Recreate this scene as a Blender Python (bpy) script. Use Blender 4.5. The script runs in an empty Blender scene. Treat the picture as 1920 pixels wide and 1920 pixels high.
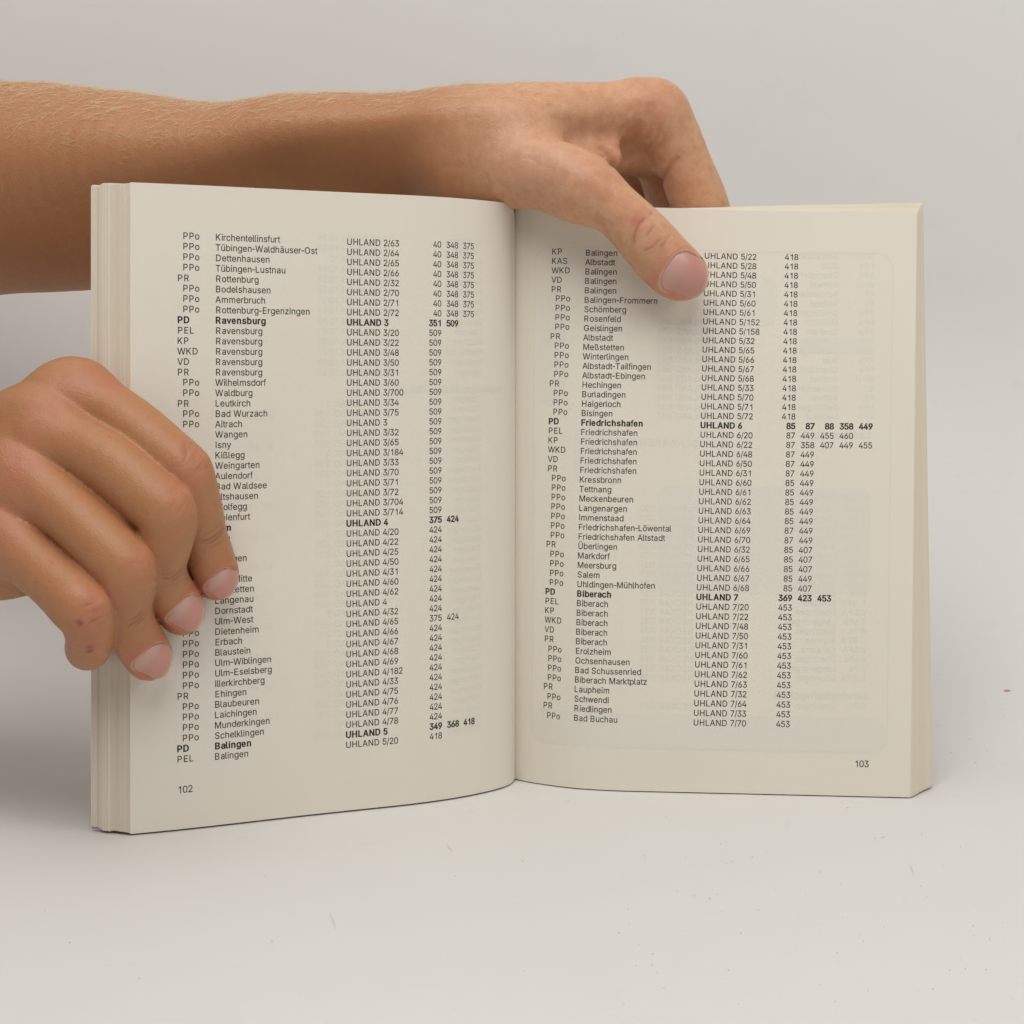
import bpy, bmesh, math, random
import numpy as np
from mathutils import Vector, Matrix
from mathutils.bvhtree import BVHTree

random.seed(7)
rng = np.random.default_rng(7)
C = bpy.context.scene.collection
SC = bpy.context.scene

# ------------------------------------------------------------------ camera, light, exposure
FPX, CX, HY = 3255.0, 960.0, 710.0          # focal length and eye level in photo pixels (1920 wide)
CAMY, CAMZ = -0.63, 0.1469                  # camera behind the book front, at eye height over the table
cam_d = bpy.data.cameras.new('camera')
cam = bpy.data.objects.new('camera', cam_d); C.objects.link(cam)
cam.location = (0, CAMY, CAMZ); cam.rotation_euler = (math.pi/2, 0, 0)
cam_d.sensor_width = 36.0; cam_d.lens = 36.0*FPX/1920.0
cam_d.shift_y = -(960.0-HY)/1920.0
cam_d.clip_start = 0.01; cam_d.clip_end = 50
SC.camera = cam
SC.render.resolution_x = SC.render.resolution_y = 1024
SC.cycles.use_denoising = True
SC.cycles.max_bounces = 8
SC.view_settings.view_transform = 'Standard'
SC.view_settings.look = 'None'
SC.view_settings.exposure = 0.05
SC.view_settings.gamma = 1.0

w = bpy.data.worlds.new('World'); SC.world = w; w.use_nodes = True
w.node_tree.nodes['Background'].inputs[0].default_value = (.86, .93, 1.0, 1)
w.node_tree.nodes['Background'].inputs[1].default_value = 0.10

def area(name, loc, target, size, energy, col):
    d = bpy.data.lights.new(name, 'AREA'); d.shape = 'RECTANGLE'
    d.size, d.size_y = size; d.energy = energy; d.color = col
    o = bpy.data.objects.new(name, d); C.objects.link(o); o.location = loc
    o.rotation_euler = (Vector(target)-Vector(loc)).to_track_quat('-Z', 'Y').to_euler()
    return o
area('softbox_front', (-.05, -.85, 1.15), (0, 0, .12), (.95, .8), 9.2, (1.0, .965, .91))
area('softbox_right', (1.0, -.6, .75), (0, 0, .12), (.6, .6), 3.4, (1.0, .97, .925))
area('softbox_overhead', (-.25, -.3, 1.2), (0, 0, .12), (.9, .9), 4.0, (1.0, .965, .91))

# ------------------------------------------------------------------ helpers
def P(px, py, Z):
    """photo pixel + distance from the camera -> world point"""
    return np.array([(px-CX)/FPX*Z, CAMY+Z, CAMZ-(py-HY)/FPX*Z])

def tag(o, label=None, cat=None, group=None, kind=None):
    if label: o['label'] = label
    if cat: o['category'] = cat
    if group: o['group'] = group
    if kind: o['kind'] = kind
    return o

def mesh_obj(name, verts, faces, mat, parent=None, smooth=True):
    me = bpy.data.meshes.new(name)
    verts = np.asarray(verts, dtype=np.float32)
    me.from_pydata(verts.tolist() if len(verts) < 50 else verts, [], faces if isinstance(faces, list) else faces.tolist())
    me.update()
    if smooth:
        me.polygons.foreach_set('use_smooth', np.ones(len(me.polygons), dtype=bool))
    o = bpy.data.objects.new(name, me); C.objects.link(o)
    if mat: me.materials.append(mat)
    if parent: o.parent = parent
    return o

class NT:
    def __init__(self, name):
        self.m = bpy.data.materials.new(name); self.m.use_nodes = True
        self.t = self.m.node_tree; self.b = self.t.nodes['Principled BSDF']
    def n(self, typ, **kw):
        x = self.t.nodes.new(typ)
        for k, v in kw.items():
            if k.startswith('i_'):
                key = k[2:]; key = int(key) if key.isdigit() else key.replace('_', ' ')
                x.inputs[key].default_value = v
            else: setattr(x, k, v)
        return x
    def l(self, a, b): self.t.links.new(a, b)
    def mix(self, fac, a, b, blend='MIX'):
        x = self.t.nodes.new('ShaderNodeMix'); x.data_type = 'RGBA'; x.blend_type = blend
        for s, v in ((0, fac), (6, a), (7, b)):
            if hasattr(v, 'links'): self.l(v, x.inputs[s])
            else: x.inputs[s].default_value = v if s == 0 else (*v, 1)
        return x.outputs[2]
    def math(self, op, a, b=0.0):
        x = self.t.nodes.new('ShaderNodeMath'); x.operation = op
        for s, v in ((0, a), (1, b)):
            if hasattr(v, 'links'): self.l(v, x.inputs[s])
            else: x.inputs[s].default_value = v
        return x.outputs[0]
    def noise(self, scale, detail=3, rough=.5, vec=None):
        x = self.n('ShaderNodeTexNoise'); x.inputs['Scale'].default_value = scale
        x.inputs['Detail'].default_value = detail; x.inputs['Roughness'].default_value = rough
        self.l(vec if vec else self.pos(), x.inputs['Vector']); return x.outputs['Fac']
    def pos(self):
        if not hasattr(self, '_p'): self._p = self.n('ShaderNodeNewGeometry').outputs['Position']
        return self._p
    def ramp(self, fac, stops):
        x = self.n('ShaderNodeValToRGB'); e = x.color_ramp.elements
        while len(e) < len(stops): e.new(0.5)
        for k, (p, c) in enumerate(stops): e[k].position = p; e[k].color = (*c, 1) if len(c) == 3 else c
        self.l(fac, x.inputs[0]); return x.outputs[0]
    def bump(self, h, strength, dist, prev=None):
        x = self.n('ShaderNodeBump'); x.inputs['Strength'].default_value = strength; x.inputs['Distance'].default_value = dist
        self.l(h, x.inputs['Height'])
        if prev: self.l(prev, x.inputs['Normal'])
        return x.outputs[0]

def mat_paper(name, col, edge=False):
    t = NT(name)
    nz = t.noise(900, 4, .6); nz2 = t.noise(25, 3)
    c = t.mix(t.math('MULTIPLY', nz2, .6), tuple(x*1.015 for x in col), tuple(x*y for x, y in zip(col, (.965, .955, .94))))
    if edge:
        at = t.n('ShaderNodeAttribute', attribute_name='leaf')
        c = t.mix(at.outputs['Fac'], c, tuple(x*y for x, y in zip(col, (.93, .885, .82))))
    t.l(c, t.b.inputs['Base Color'])
    t.b.inputs['Roughness'].default_value = .62
    t.b.inputs['Specular IOR Level'].default_value = .25
    t.l(t.bump(nz, .16, .0002, t.bump(t.noise(14, 2, .4), .12, .004)), t.b.inputs['Normal'])
    return t.m

def mat_plain(name, col, rough=.6, spec=.3):
    t = NT(name); t.b.inputs['Base Color'].default_value = (*col, 1)
    t.b.inputs['Roughness'].default_value = rough; t.b.inputs['Specular IOR Level'].default_value = spec
    return t.m

PAPER = (.775, .728, .640)
M_page = mat_paper('page_paper', PAPER)
M_edge = mat_paper('page_edges', (.76, .69, .59), edge=True)
M_ink = mat_plain('ink', (.024, .024, .026), .55)
M_ghost = mat_plain('ghost_print', (.738, .699, .622), .65, .2)
M_ghost2 = mat_plain('ghost_tint', (.745, .706, .628), .65, .2)
M_cover = mat_plain('cover_card', (.70, .68, .62), .45)

# ------------------------------------------------------------------ setting: seamless table and wall sweep
def build_sweep():
    prof = [(-1.6, 0.0)]
    prof += [(y, 0.0) for y in (-1.0, -.6, -.3, -.08, -.02)]
    R = .19; y0 = .015
    for k in range(0, 33):
        a = math.radians(90*k/32); prof.append((y0+R*math.sin(a), R-R*math.cos(a)))
    prof += [(y0+R+.001*i, R+.3*i) for i in range(1, 7)]
    xs = np.linspace(-1.9, 1.9, 20)
    v = [(x, y, z) for (y, z) in prof for x in xs]
    n = len(xs)
    f = [(i*n+j, i*n+j+1, (i+1)*n+j+1, (i+1)*n+j) for i in range(len(prof)-1) for j in range(n-1)]
    t = NT('white_sweep')
    big = t.noise(5, 4, .55); mp = t.n('ShaderNodeMapping'); mp.inputs['Scale'].default_value = (40, 220, 40)
    mp.inputs['Rotation'].default_value = (0, 0, .3); t.l(t.pos(), mp.inputs[0])
    streak = t.noise(1.2, 5, .65, mp.outputs[0]); fine = t.noise(260, 3, .6)
    c = t.mix(big, (.735, .726, .708), (.705, .699, .686))
    sm = t.ramp(streak, [(.60, (0, 0, 0)), (.74, (1, 1, 1))])
    c = t.mix(t.math('MULTIPLY', sm, .10), c, (.50, .49, .46))
    sp = t.ramp(t.noise(420, 1, .3), [(.775, (0, 0, 0)), (.80, (1, 1, 1))])
    c = t.mix(t.math('MULTIPLY', sp, .10), c, (.42, .40, .37))
    t.l(c, t.b.inputs['Base Color']); t.b.inputs['Roughness'].default_value = .5
    t.b.inputs['Specular IOR Level'].default_value = .3
    t.l(t.bump(fine, .05, .0005), t.b.inputs['Normal'])
    o = mesh_obj('backdrop', v, f, t.m)
    tag(o, kind='structure', label='white seamless backdrop sweeping from table to wall')
    return o
backdrop = build_sweep()

def sweep_z(y): return 0.0 if y < .015 else .19-math.sqrt(max(0.0, .19**2-(min(y, .2049)-.015)**2))
def floor_pt(px, py):
    Z = .3
    while Z < .83 and P(px, py, Z)[2] > sweep_z(P(px, py, Z)[1]): Z += .0005
    return P(px, py, Z-.0005)

# scuffs lying on the table (worn into the sweep: parts of it)
M_scuff = mat_plain('scuff', (.44, .42, .39), .7)
M_scuff2 = mat_plain('scuff_soft', (.62, .605, .58), .7)
def scuff(pts, wpx, m):
    q = [floor_pt(*p) for p in pts]; v, f = [], []
    for i, p in enumerate(q):
        d = q[min(i+1, len(q)-1)]-q[max(i-1, 0)]; d /= np.linalg.norm(d)
        s = np.array([-d[1], d[0], 0])*wpx*.00009*(.35 if i in (0, len(q)-1) else 1)
        v += [p+s+(0, 0, .0002), p-s+(0, 0, .0002)]
    for i in range(len(q)-1): f.append((2*i, 2*i+1, 2*i+3, 2*i+2))
    mesh_obj('scuff_mark', v, f, m, backdrop)
for pts, wd, m in [
    ([(1650, 1572), (1656, 1570), (1661, 1569)], 2, M_scuff), ([(1453, 1667), (1456, 1666)], 3.0, M_scuff),
    ([(1500, 1669), (1502, 1668)], 2, M_scuff), ([(1773, 1438), (1775, 1437)], 2, M_scuff), ([(1791, 1437), (1792, 1436)], 2, M_scuff),
    ([(1755, 1363), (1759, 1359), (1760, 1358)], 2, M_scuff2), ([(1833, 1277), (1835, 1276)], 2, M_scuff2),
    ([(1748, 1378), (1750, 1377)], 2, M_scuff), ([(1895, 1344), (1898, 1342)], 2, M_scuff2),
    ([(1706, 1620), (1711, 1632), (1714, 1644)], 1.6, M_scuff2), ([(838, 1582), (842, 1590), (848, 1596)], 1.6, M_scuff2),
    ([(880, 1520), (888, 1522), (894, 1523)], 1.8, M_scuff2), ([(370, 1571), (380, 1572)], 1.6, M_scuff2),
    ([(445, 1573), (458, 1571), (468, 1569)], 1.6, M_scuff2), ([(1058, 1506), (1066, 1502), (1070, 1499)], 1.6, M_scuff2),
    ([(618, 1712), (626, 1730), (630, 1745)], 1.2, M_scuff2), ([(1609, 1508), (1611, 1508)], 2, M_scuff2),
    ([(1475, 1540), (1476, 1556)], 1.2, M_scuff2), ([(660, 1590), (690, 1583), (720, 1579)], 1.0, M_scuff2)]:
    scuff(pts, wd, m)

def dust():
    v, f = [], []
    for k in range(110):
        px, py = (rng.uniform(1150, 1915), rng.uniform(1500, 1900)) if k < 70 else (rng.uniform(20, 1900), rng.uniform(1580, 1900))
        if k > 95: px, py = rng.uniform(1770, 1915), rng.uniform(1310, 1500)
        p = floor_pt(px, py); r = rng.uniform(.00008, .00024); st = rng.uniform(.5, 1.6); b = len(v); a0 = rng.uniform(0, 6)
        n = 7
        for i in range(n):
            a = a0+2*math.pi*i/n; v.append(p+np.array([r*st*math.cos(a), r*math.sin(a)*rng.uniform(.7, 1.2), .00022+(.0002 if i % 2 else 0)]))
        f.append(tuple(range(b, b+n)))
    o = mesh_obj('dust', np.array(v), f, mat_plain('dust', (.47, .45, .42), .8), backdrop, smooth=False); o['kind'] = 'stuff'
dust()

def build_crumb():
    bm = bmesh.new(); bmesh.ops.create_icosphere(bm, subdivisions=2, radius=1)
    for v in bm.verts:
        n = 1+.25*math.sin(7*v.co.x+3*v.co.z)+.15*math.cos(9*v.co.y)
        v.co = Vector((v.co.x*.00135*n, v.co.y*.0007*n, (v.co.z*.0005*n)))
    me = bpy.data.meshes.new('crumb'); bm.to_mesh(me); bm.free()
    o = bpy.data.objects.new('crumb', me); C.objects.link(o)
    q = floor_pt(1888, 1295.5)
    o.location = q; o.rotation_euler = (.9, -.1, .1)
    me.materials.append(mat_plain('crumb_brown', (.50, .36, .20), .8))
    tag(o, 'tiny brown crumb on the white surface right of the open book', 'crumb')
build_crumb()

# ------------------------------------------------------------------ book surfaces
def catmull(pts, n):
    pts = np.asarray(pts, float); m = len(pts)
    ext = np.vstack([2*pts[0]-pts[1], pts, 2*pts[-1]-pts[-2]])
    out = []
    for i in range(m-1):
        p0, p1, p2, p3 = ext[i:i+4]
        for t in np.linspace(0, 1, n, endpoint=False):
            out.append(.5*((2*p1)+(-p0+p2)*t+(2*p0-5*p1+4*p2-p3)*t*t+(-p0+3*p1-3*p2+p3)*t**3))
    out.append(pts[-1]); return np.array(out)

class PlanCurve:
    """curve through 3-D points, arc-length parametrised"""
    def __init__(self, pts):
        self.p = catmull(pts, 60)
        d = np.r_[0, np.cumsum(np.linalg.norm(np.diff(self.p, axis=0), axis=1))]
        self.L = d[-1]; self.s = d/d[-1]
    def __call__(self, u):
        return np.stack([np.interp(u, self.s, self.p[:, k]) for k in range(3)], -1)

def xz(px, Z, z): return ((px-CX)/FPX*Z, CAMY+Z, z)
HB = .21
fl = [(244, .5578), (320, .5626), (395, .568), (478, .5745), (560, .5811), (660, .5888), (760, .5966), (806, .6010), (852, .6062), (897, .6128), (932, .6195), (955, .6265), (966, .6356)]
LB = PlanCurve([xz(px, Z, 0.0006) for px, Z in fl]); LT = PlanCurve([xz(px, Z, HB) for px, Z in fl])
def F_left(u, v):
    b, t = LB(u), LT(u)
    g = (1-np.asarray(u))*LB.L*1000           # millimetres from the gutter
    dip = .009*np.exp(-(g/1.7))
    t = t.copy(); t[..., 2] -= dip
    return b+(t-b)*np.asarray(v)[..., None]
bl = [(-.1362, -.0675, 0), (-.10, -.0465, 0), (-.06, -.0225, 0), (-.03, -.0015, 0), (-.011, .022, 0)]
LBb = PlanCurve([(x, y, .0014) for x, y, z in bl]); LTb = PlanCurve([(x, y, .2098) for x, y, z in bl])
def B_left(u, v):
    b, t = LBb(u), LTb(u); return b+(t-b)*np.asarray(v)[..., None]

frb = [(966, .6356), (985, .6322), (1007, .629), (1058, .6232), (1104, .6199), (1150, .6180), (1200, .6168), (1450, .6122), (1707, .6074)]
frt = [(966, .6362, .2100), (986, .6345, .2099), (1008, .6325, .2098), (1060, .6300, .2096), (1110, .6288, .2094), (1160, .6284, .2092), (1240, .6290, .2088), (1480, .6310, .2076), (1719, .6320, .2072)]
RB = PlanCurve([xz(px, Z, .0004) for px, Z in frb]); RT = PlanCurve([xz(*q) for q in frt])
def F_right(u, v):
    b, t = RB(u), RT(u); return b+(t-b)*np.asarray(v)[..., None]
RBb = PlanCurve([(.008, .024, .002), (.05, .013, .0015), (.10, .003, .001), (.1507, -.0076, .001)])
RTb = PlanCurve([(.008, .026, .2100), (.05, .021, .2103), (.10, .015, .2112), (.1516, .011, .2118)])
def B_right(u, v):
    b, t = RBb(u), RTb(u); return b+(t-b)*np.asarray(v)[..., None]

def project(p):
    Z = p[..., 1]-CAMY
    return np.stack([CX+FPX*p[..., 0]/Z, HY-FPX*(p[..., 2]-CAMZ)/Z], -1)
def invert(F, px, py):
    u, v = .5, .5
    for _ in range(40):
        q = project(F(np.array([u]), np.array([v])))[0]; e = 1e-4
        ju = (project(F(np.array([u+e]), np.array([v])))[0]-q)/e; jv = (project(F(np.array([u]), np.array([v+e])))[0]-q)/e
        r = np.array([px, py])-q; J = np.array([ju, jv]).T
        d = np.linalg.solve(J, r); u = min(max(u+d[0], .001), .999); v = min(max(v+d[1], .001), .999)
    return u, v

book = bpy.data.objects.new('book', None); C.objects.link(book); book.location = (0, 0, 0)
tag(book, 'thick paperback directory standing open on the white table at printed pages 102 and 103', 'book')

def grid_uv(nu, nv, us=None):
    us = np.linspace(0, 1, nu) if us is None else us
    U, V = np.meshgrid(us, np.linspace(0, 1, nv), indexing='ij'); return U, V
def surf_normals(F, U, V):
    e = 2e-3
    a = F(np.clip(U+e, 0, 1), V)-F(np.clip(U-e, 0, 1), V); b = F(U, np.clip(V+e, 0, 1))-F(U, np.clip(V-e, 0, 1))
    n = np.cross(a, b); return n/np.linalg.norm(n, axis=-1, keepdims=True)

def build_page(F, off):
    us = np.linspace(0, 1, 260); nu, nv = len(us), 30
    U, V = grid_uv(nu, nv, us); n = surf_normals(F, U, V)
    s = np.sign((n*np.array([0, -1, 0])).sum(-1)).mean()
    front = F(U, V)+n*s*off; back = front-n*s*.00009
    ring = [i*nv for i in range(nu)]+[(nu-1)*nv+j for j in range(1, nv)]+[i*nv+nv-1 for i in range(nu-2, -1, -1)]+[j for j in range(nv-2, 0, -1)]
    fr, bk = front.reshape(-1, 3), back.reshape(-1, 3); N = nu*nv; f = []
    v = np.concatenate([fr, bk, fr[ring], bk[ring]]); m = len(ring)
    for i in range(nu-1):
        for j in range(nv-1):
            a, b, c, d = i*nv+j, (i+1)*nv+j, (i+1)*nv+j+1, i*nv+j+1
            f += [(a, b, c, d), (N+a, N+d, N+c, N+b)]
    for k in range(m):
        j = (k+1) % m; f.append((2*N+k, 2*N+m+k, 2*N+m+j, 2*N+j))
    o = mesh_obj('page', v, f, M_page, book)
    return o

def build_block(F, B, prof, nl, outer_u):
    """stack of leaves between two surfaces; every leaf edge steps in or out a little"""
    nu, nv = 50, 16
    us = np.linspace(0, 1, nu); vs = np.linspace(0, 1, nv)
    ring = [(u, 0.0) for u in us]+[(1.0, v) for v in vs[1:]]+[(u, 1.0) for u in us[::-1][1:]]+[(0.0, v) for v in vs[::-1][1:-1]]
    ru = np.array([r[0] for r in ring]); rv = np.array([r[1] for r in ring])
    FF, BB = F(ru, rv), B(ru, rv); cen = (F(np.array([.5]), np.array([.5]))[0]+B(np.array([.5]), np.array([.5]))[0])/2
    du = F(np.clip(ru+.004, 0, 1), rv)-F(np.clip(ru-.004, 0, 1), rv); du /= np.linalg.norm(du, axis=-1, keepdims=True)
    dirs = np.zeros_like(FF); sgn = 1 if outer_u == 1 else -1
    dirs[ru == outer_u] += (du*sgn)[ru == outer_u]
    tb = np.zeros_like(FF); tb[rv == 1.0] += (0, 0, 1); tb[rv == 0.0] += (0, 0, -1)
    v, f, leaf = [], [], []; nr = len(ring)
    for k in range(nl+1):
        wv = k/nl
        e, td, tone = prof(wv)
        e += rng.normal(0, .00010)
        for half in (0, 1):
            ww = min(1, wv+(.0 if half == 0 else .6/nl))
            ee = e if half == 0 else e-.00012
            ring_p = FF+(BB-FF)*ww+dirs*ee+tb*(td+rng.normal(0, .00006) if half == 0 else td-.00010)
            ring_p[:, 2] = np.maximum(ring_p[:, 2], .0003)
            v.append(ring_p); leaf.append(np.full(nr, min(1, max(0, tone+rng.normal(0, .10)))))
    v = np.concatenate(v); R = 2*(nl+1)
    for k in range(R-1):
        for i in range(nr):
            j = (i+1) % nr; f.append((k*nr+i, k*nr+j, (k+1)*nr+j, (k+1)*nr+i))
    # caps as strips between bottom and top runs
    for base in (0, (R-1)*nr):
        for i in range(nu-1):
            a, b = base+i, base+i+1
            top = lambda q: base+(nu-1)+(nv-1)+(nu-1-q)
            f.append((a, b, top(i+1), top(i)))
    o = mesh_obj('page_block', v, f, M_edge, book, smooth=False)
    at = o.data.attributes.new('leaf', 'FLOAT', 'POINT'); at.data.foreach_set('value', np.concatenate(leaf).astype(np.float32))
    return o

def prof_left(w):  # leaf tone also paints groove shade and the lit proud band
    if w < .50: return (.0000, -.0003, .45)
    if w < .70: return (.0005, .0001, .05)
    if w < .80: return (.0002, -.0003, .40)
    if w < .86: return (-.0011, -.0006, .55)
    return (.0001, -.0005, .25)
def prof_right(w):
    return (.0001*math.sin(9*w), 0, .25+.15*math.sin(14*w))

page_l = build_page(F_left, .00012)
page_r = build_page(F_right, .00012)
build_block(F_left, B_left, prof_left, 72, 0)
build_block(F_right, B_right, prof_right, 66, 1)

def build_cover():
    n = 30; us = np.linspace(0, 1, n)
    lo = B_left(us, np.zeros(n)); hi = B_left(us, np.ones(n))
    lo2 = B_right(us, np.zeros(n)); hi2 = B_right(us, np.ones(n))
    lo = np.concatenate([lo, lo2]); hi = np.concatenate([hi, hi2]); lo[:, 1] += .0006; hi[:, 1] += .0006
    lo[:, 2] = np.maximum(lo[:, 2]-.0006, .0004)
    v = np.concatenate([lo, hi, lo+(0, .0005, 0), hi+(0, .0005, 0)]); m = len(lo); f = []
    for i in range(m-1):
        f += [(i, i+1, m+i+1, m+i), (2*m+i, 3*m+i, 3*m+i+1, 2*m+i+1), (i, 2*m+i, 2*m+i+1, i+1), (m+i, m+i+1, 3*m+i+1, 3*m+i)]
    f += [(0, m, 3*m, 2*m), (m-1, 3*m-1, 4*m-1, 2*m-1)]
    mesh_obj('cover', v, f, M_cover, book)
build_cover()

# ------------------------------------------------------------------ printed text
HW = dict(zip("0123456789", [.556]*10)); HW.update({' ': .278, '/': .278, '-': .333, '.': .278, '(': .333, ')': .333, ':': .278})
HW.update(dict(zip("ABCDEFGHIJKLMNOPQRSTUVWXYZ", [.667, .667, .722, .722, .667, .611, .778, .722, .278, .5, .667, .556, .833, .722, .778, .667, .778, .722, .667, .611, .722, .667, .944, .667, .667, .611])))
HW.update(dict(zip("abcdefghijklmnopqrstuvwxyz", [.556, .556, .5, .556, .556, .278, .556, .556, .222, .222, .5, .222, .833, .556, .556, .556, .556, .333, .5, .278, .556, .5, .722, .5, .5, .5])))
HW.update({'ä': .556, 'ö': .556, 'ü': .556, 'Ü': .722, 'ß': .611})
HBW = dict(HW); HBW.update({'A': .722, 'B': .722, 'F': .611, 'L': .611, 'U': .722, 'a': .556, 'b': .611, 'c': .556, 'd': .611, 'f': .333, 'g': .611, 'h': .611, 'i': .278, 'l': .278, 'm': .889, 'n': .611, 'o': .611, 'r': .389, 's': .556, 't': .333, 'u': .611, 'v': .556})
GL = {}; CAPX = .7
try: FONT = bpy.data.fonts.load(bpy.utils.system_resource('DATAFILES', path='fonts')+'/Inter.woff2')
except Exception: FONT = None
def fill_outline(v, e):
    """non-zero fill of closed outlines (which may overlap) as a stack of thin quads"""
    adj = {}
    for i, j in e: adj.setdefault(i, []).append(j); adj.setdefault(j, []).append(i)
    # edge direction: outlines come as ordered runs of vertices
    A = np.array([(v[i], v[j]) for i, j in e])
    ys = np.unique(np.round(np.r_[v[:, 1], np.arange(v[:, 1].min(), v[:, 1].max(), .02)]/.004)*.004)
    ys = ys[np.r_[True, np.diff(ys) > .0035]]
    pts = []
    for y0, y1 in zip(ys[:-1], ys[1:]):
        ym = (y0+y1)/2
        m = (np.minimum(A[:, 0, 1], A[:, 1, 1]) <= ym) & (np.maximum(A[:, 0, 1], A[:, 1, 1]) > ym)
        S = A[m]
        if not len(S): continue
        dy = S[:, 1, 1]-S[:, 0, 1]; sl = (S[:, 1, 0]-S[:, 0, 0])/dy
        xm = S[:, 0, 0]+(ym-S[:, 0, 1])*sl; o = np.argsort(xm); wn = 0
        for k in o:
            w0 = wn; wn += 1 if dy[k] > 0 else -1
            cl = np.clip(sl[k], -6, 6); xa, xb = xm[k]+(y0-ym)*cl, xm[k]+(y1-ym)*cl
            if w0 == 0: st = (xa, xb)
            elif wn == 0: pts += [(st[0], y0), (xa, y0), (xb, y1), (st[1], y1)]
    return np.array(pts).reshape(-1, 2), np.arange(len(pts)).reshape(-1, 4)
def glyph(ch, bold):
    k = (ch, bold)
    if k in GL: return GL[k]
    cu = bpy.data.curves.new('glyph', 'FONT'); cu.body = ch; cu.size = 1; cu.resolution_u = 4; cu.fill_mode = 'NONE'
    if FONT: cu.font = FONT
    o = bpy.data.objects.new('glyph', cu); C.objects.link(o)
    dg = bpy.context.evaluated_depsgraph_get(); me = o.evaluated_get(dg).to_mesh()
    v = np.array([x.co[:2] for x in me.vertices]).reshape(-1, 2); e = [tuple(x.vertices) for x in me.edges]
    o.evaluated_get(dg).to_mesh_clear(); bpy.data.objects.remove(o); bpy.data.curves.remove(cu)
    if ch in 'ijäöü' and len(v): v[v[:, 1] > CAPX*.80, 1] += CAPX*.05      # keep the dots clear of the stems
    # orient the edges: walk each closed run in vertex order
    e2 = []
    for i, j in e:
        if abs(i-j) == 1: e2.append((min(i, j), max(i, j)))
        else: e2.append((max(i, j), min(i, j)))
    if ch == '1':                               # plain figure one: stem and flag, no foot
        hh = glyph('H', False)[0][:, 1].max(); st = hh*.112
        v = np.array([(.43*hh-st, 0), (.43*hh-st, hh*.72), (.07*hh, hh*.72), (.07*hh, hh*.80), (.30*hh, hh*.90), (.345*hh, hh), (.43*hh, hh), (.43*hh, 0)])
        e2 = [(i, (i+1) % 8) for i in range(8)]
    if ch == 'I':                               # plain capital I
        hh = glyph('H', False)[0][:, 1].max(); st = hh*.118
        v = np.array([(0, 0), (0, hh), (st, hh), (st, 0)]); e2 = [(0, 1), (1, 2), (2, 3), (3, 0)]
    if len(v):                                  # weight: push the outline outwards
        nxt = {i: j for i, j in e2}; prv = {j: i for i, j in e2}
        area2 = sum(v[i, 0]*v[j, 1]-v[j, 0]*v[i, 1] for i, j in e2); sg = 1 if area2 > 0 else -1
        q = v.copy(); dlt = (.032 if bold else .005)
        for i in range(len(v)):
            if i not in nxt or i not in prv: continue
            d1, d2 = v[i]-v[prv[i]], v[nxt[i]]-v[i]
            d1, d2 = d1/max(np.linalg.norm(d1), 1e-9), d2/max(np.linalg.norm(d2), 1e-9)
            n1, n2 = np.array([d1[1], -d1[0]])*sg, np.array([d2[1], -d2[0]])*sg
            nn = n1+n2; L2 = nn@nn
            if L2 > .3: q[i] += nn/L2*2*dlt*np.array([1.0, .55])
        v = q
    GL[k] = fill_outline(v, e2) if len(v) else (v, np.zeros((0, 4), int)); return GL[k]
CAPH = glyph('H', False)[0][:, 1].max()
EM = .00300                                    # type size in metres
GS = EM*.718/CAPH
def text_width(s, bold=False): return sum((HBW if bold else HW).get(c, .556) for c in s)*EM

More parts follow.
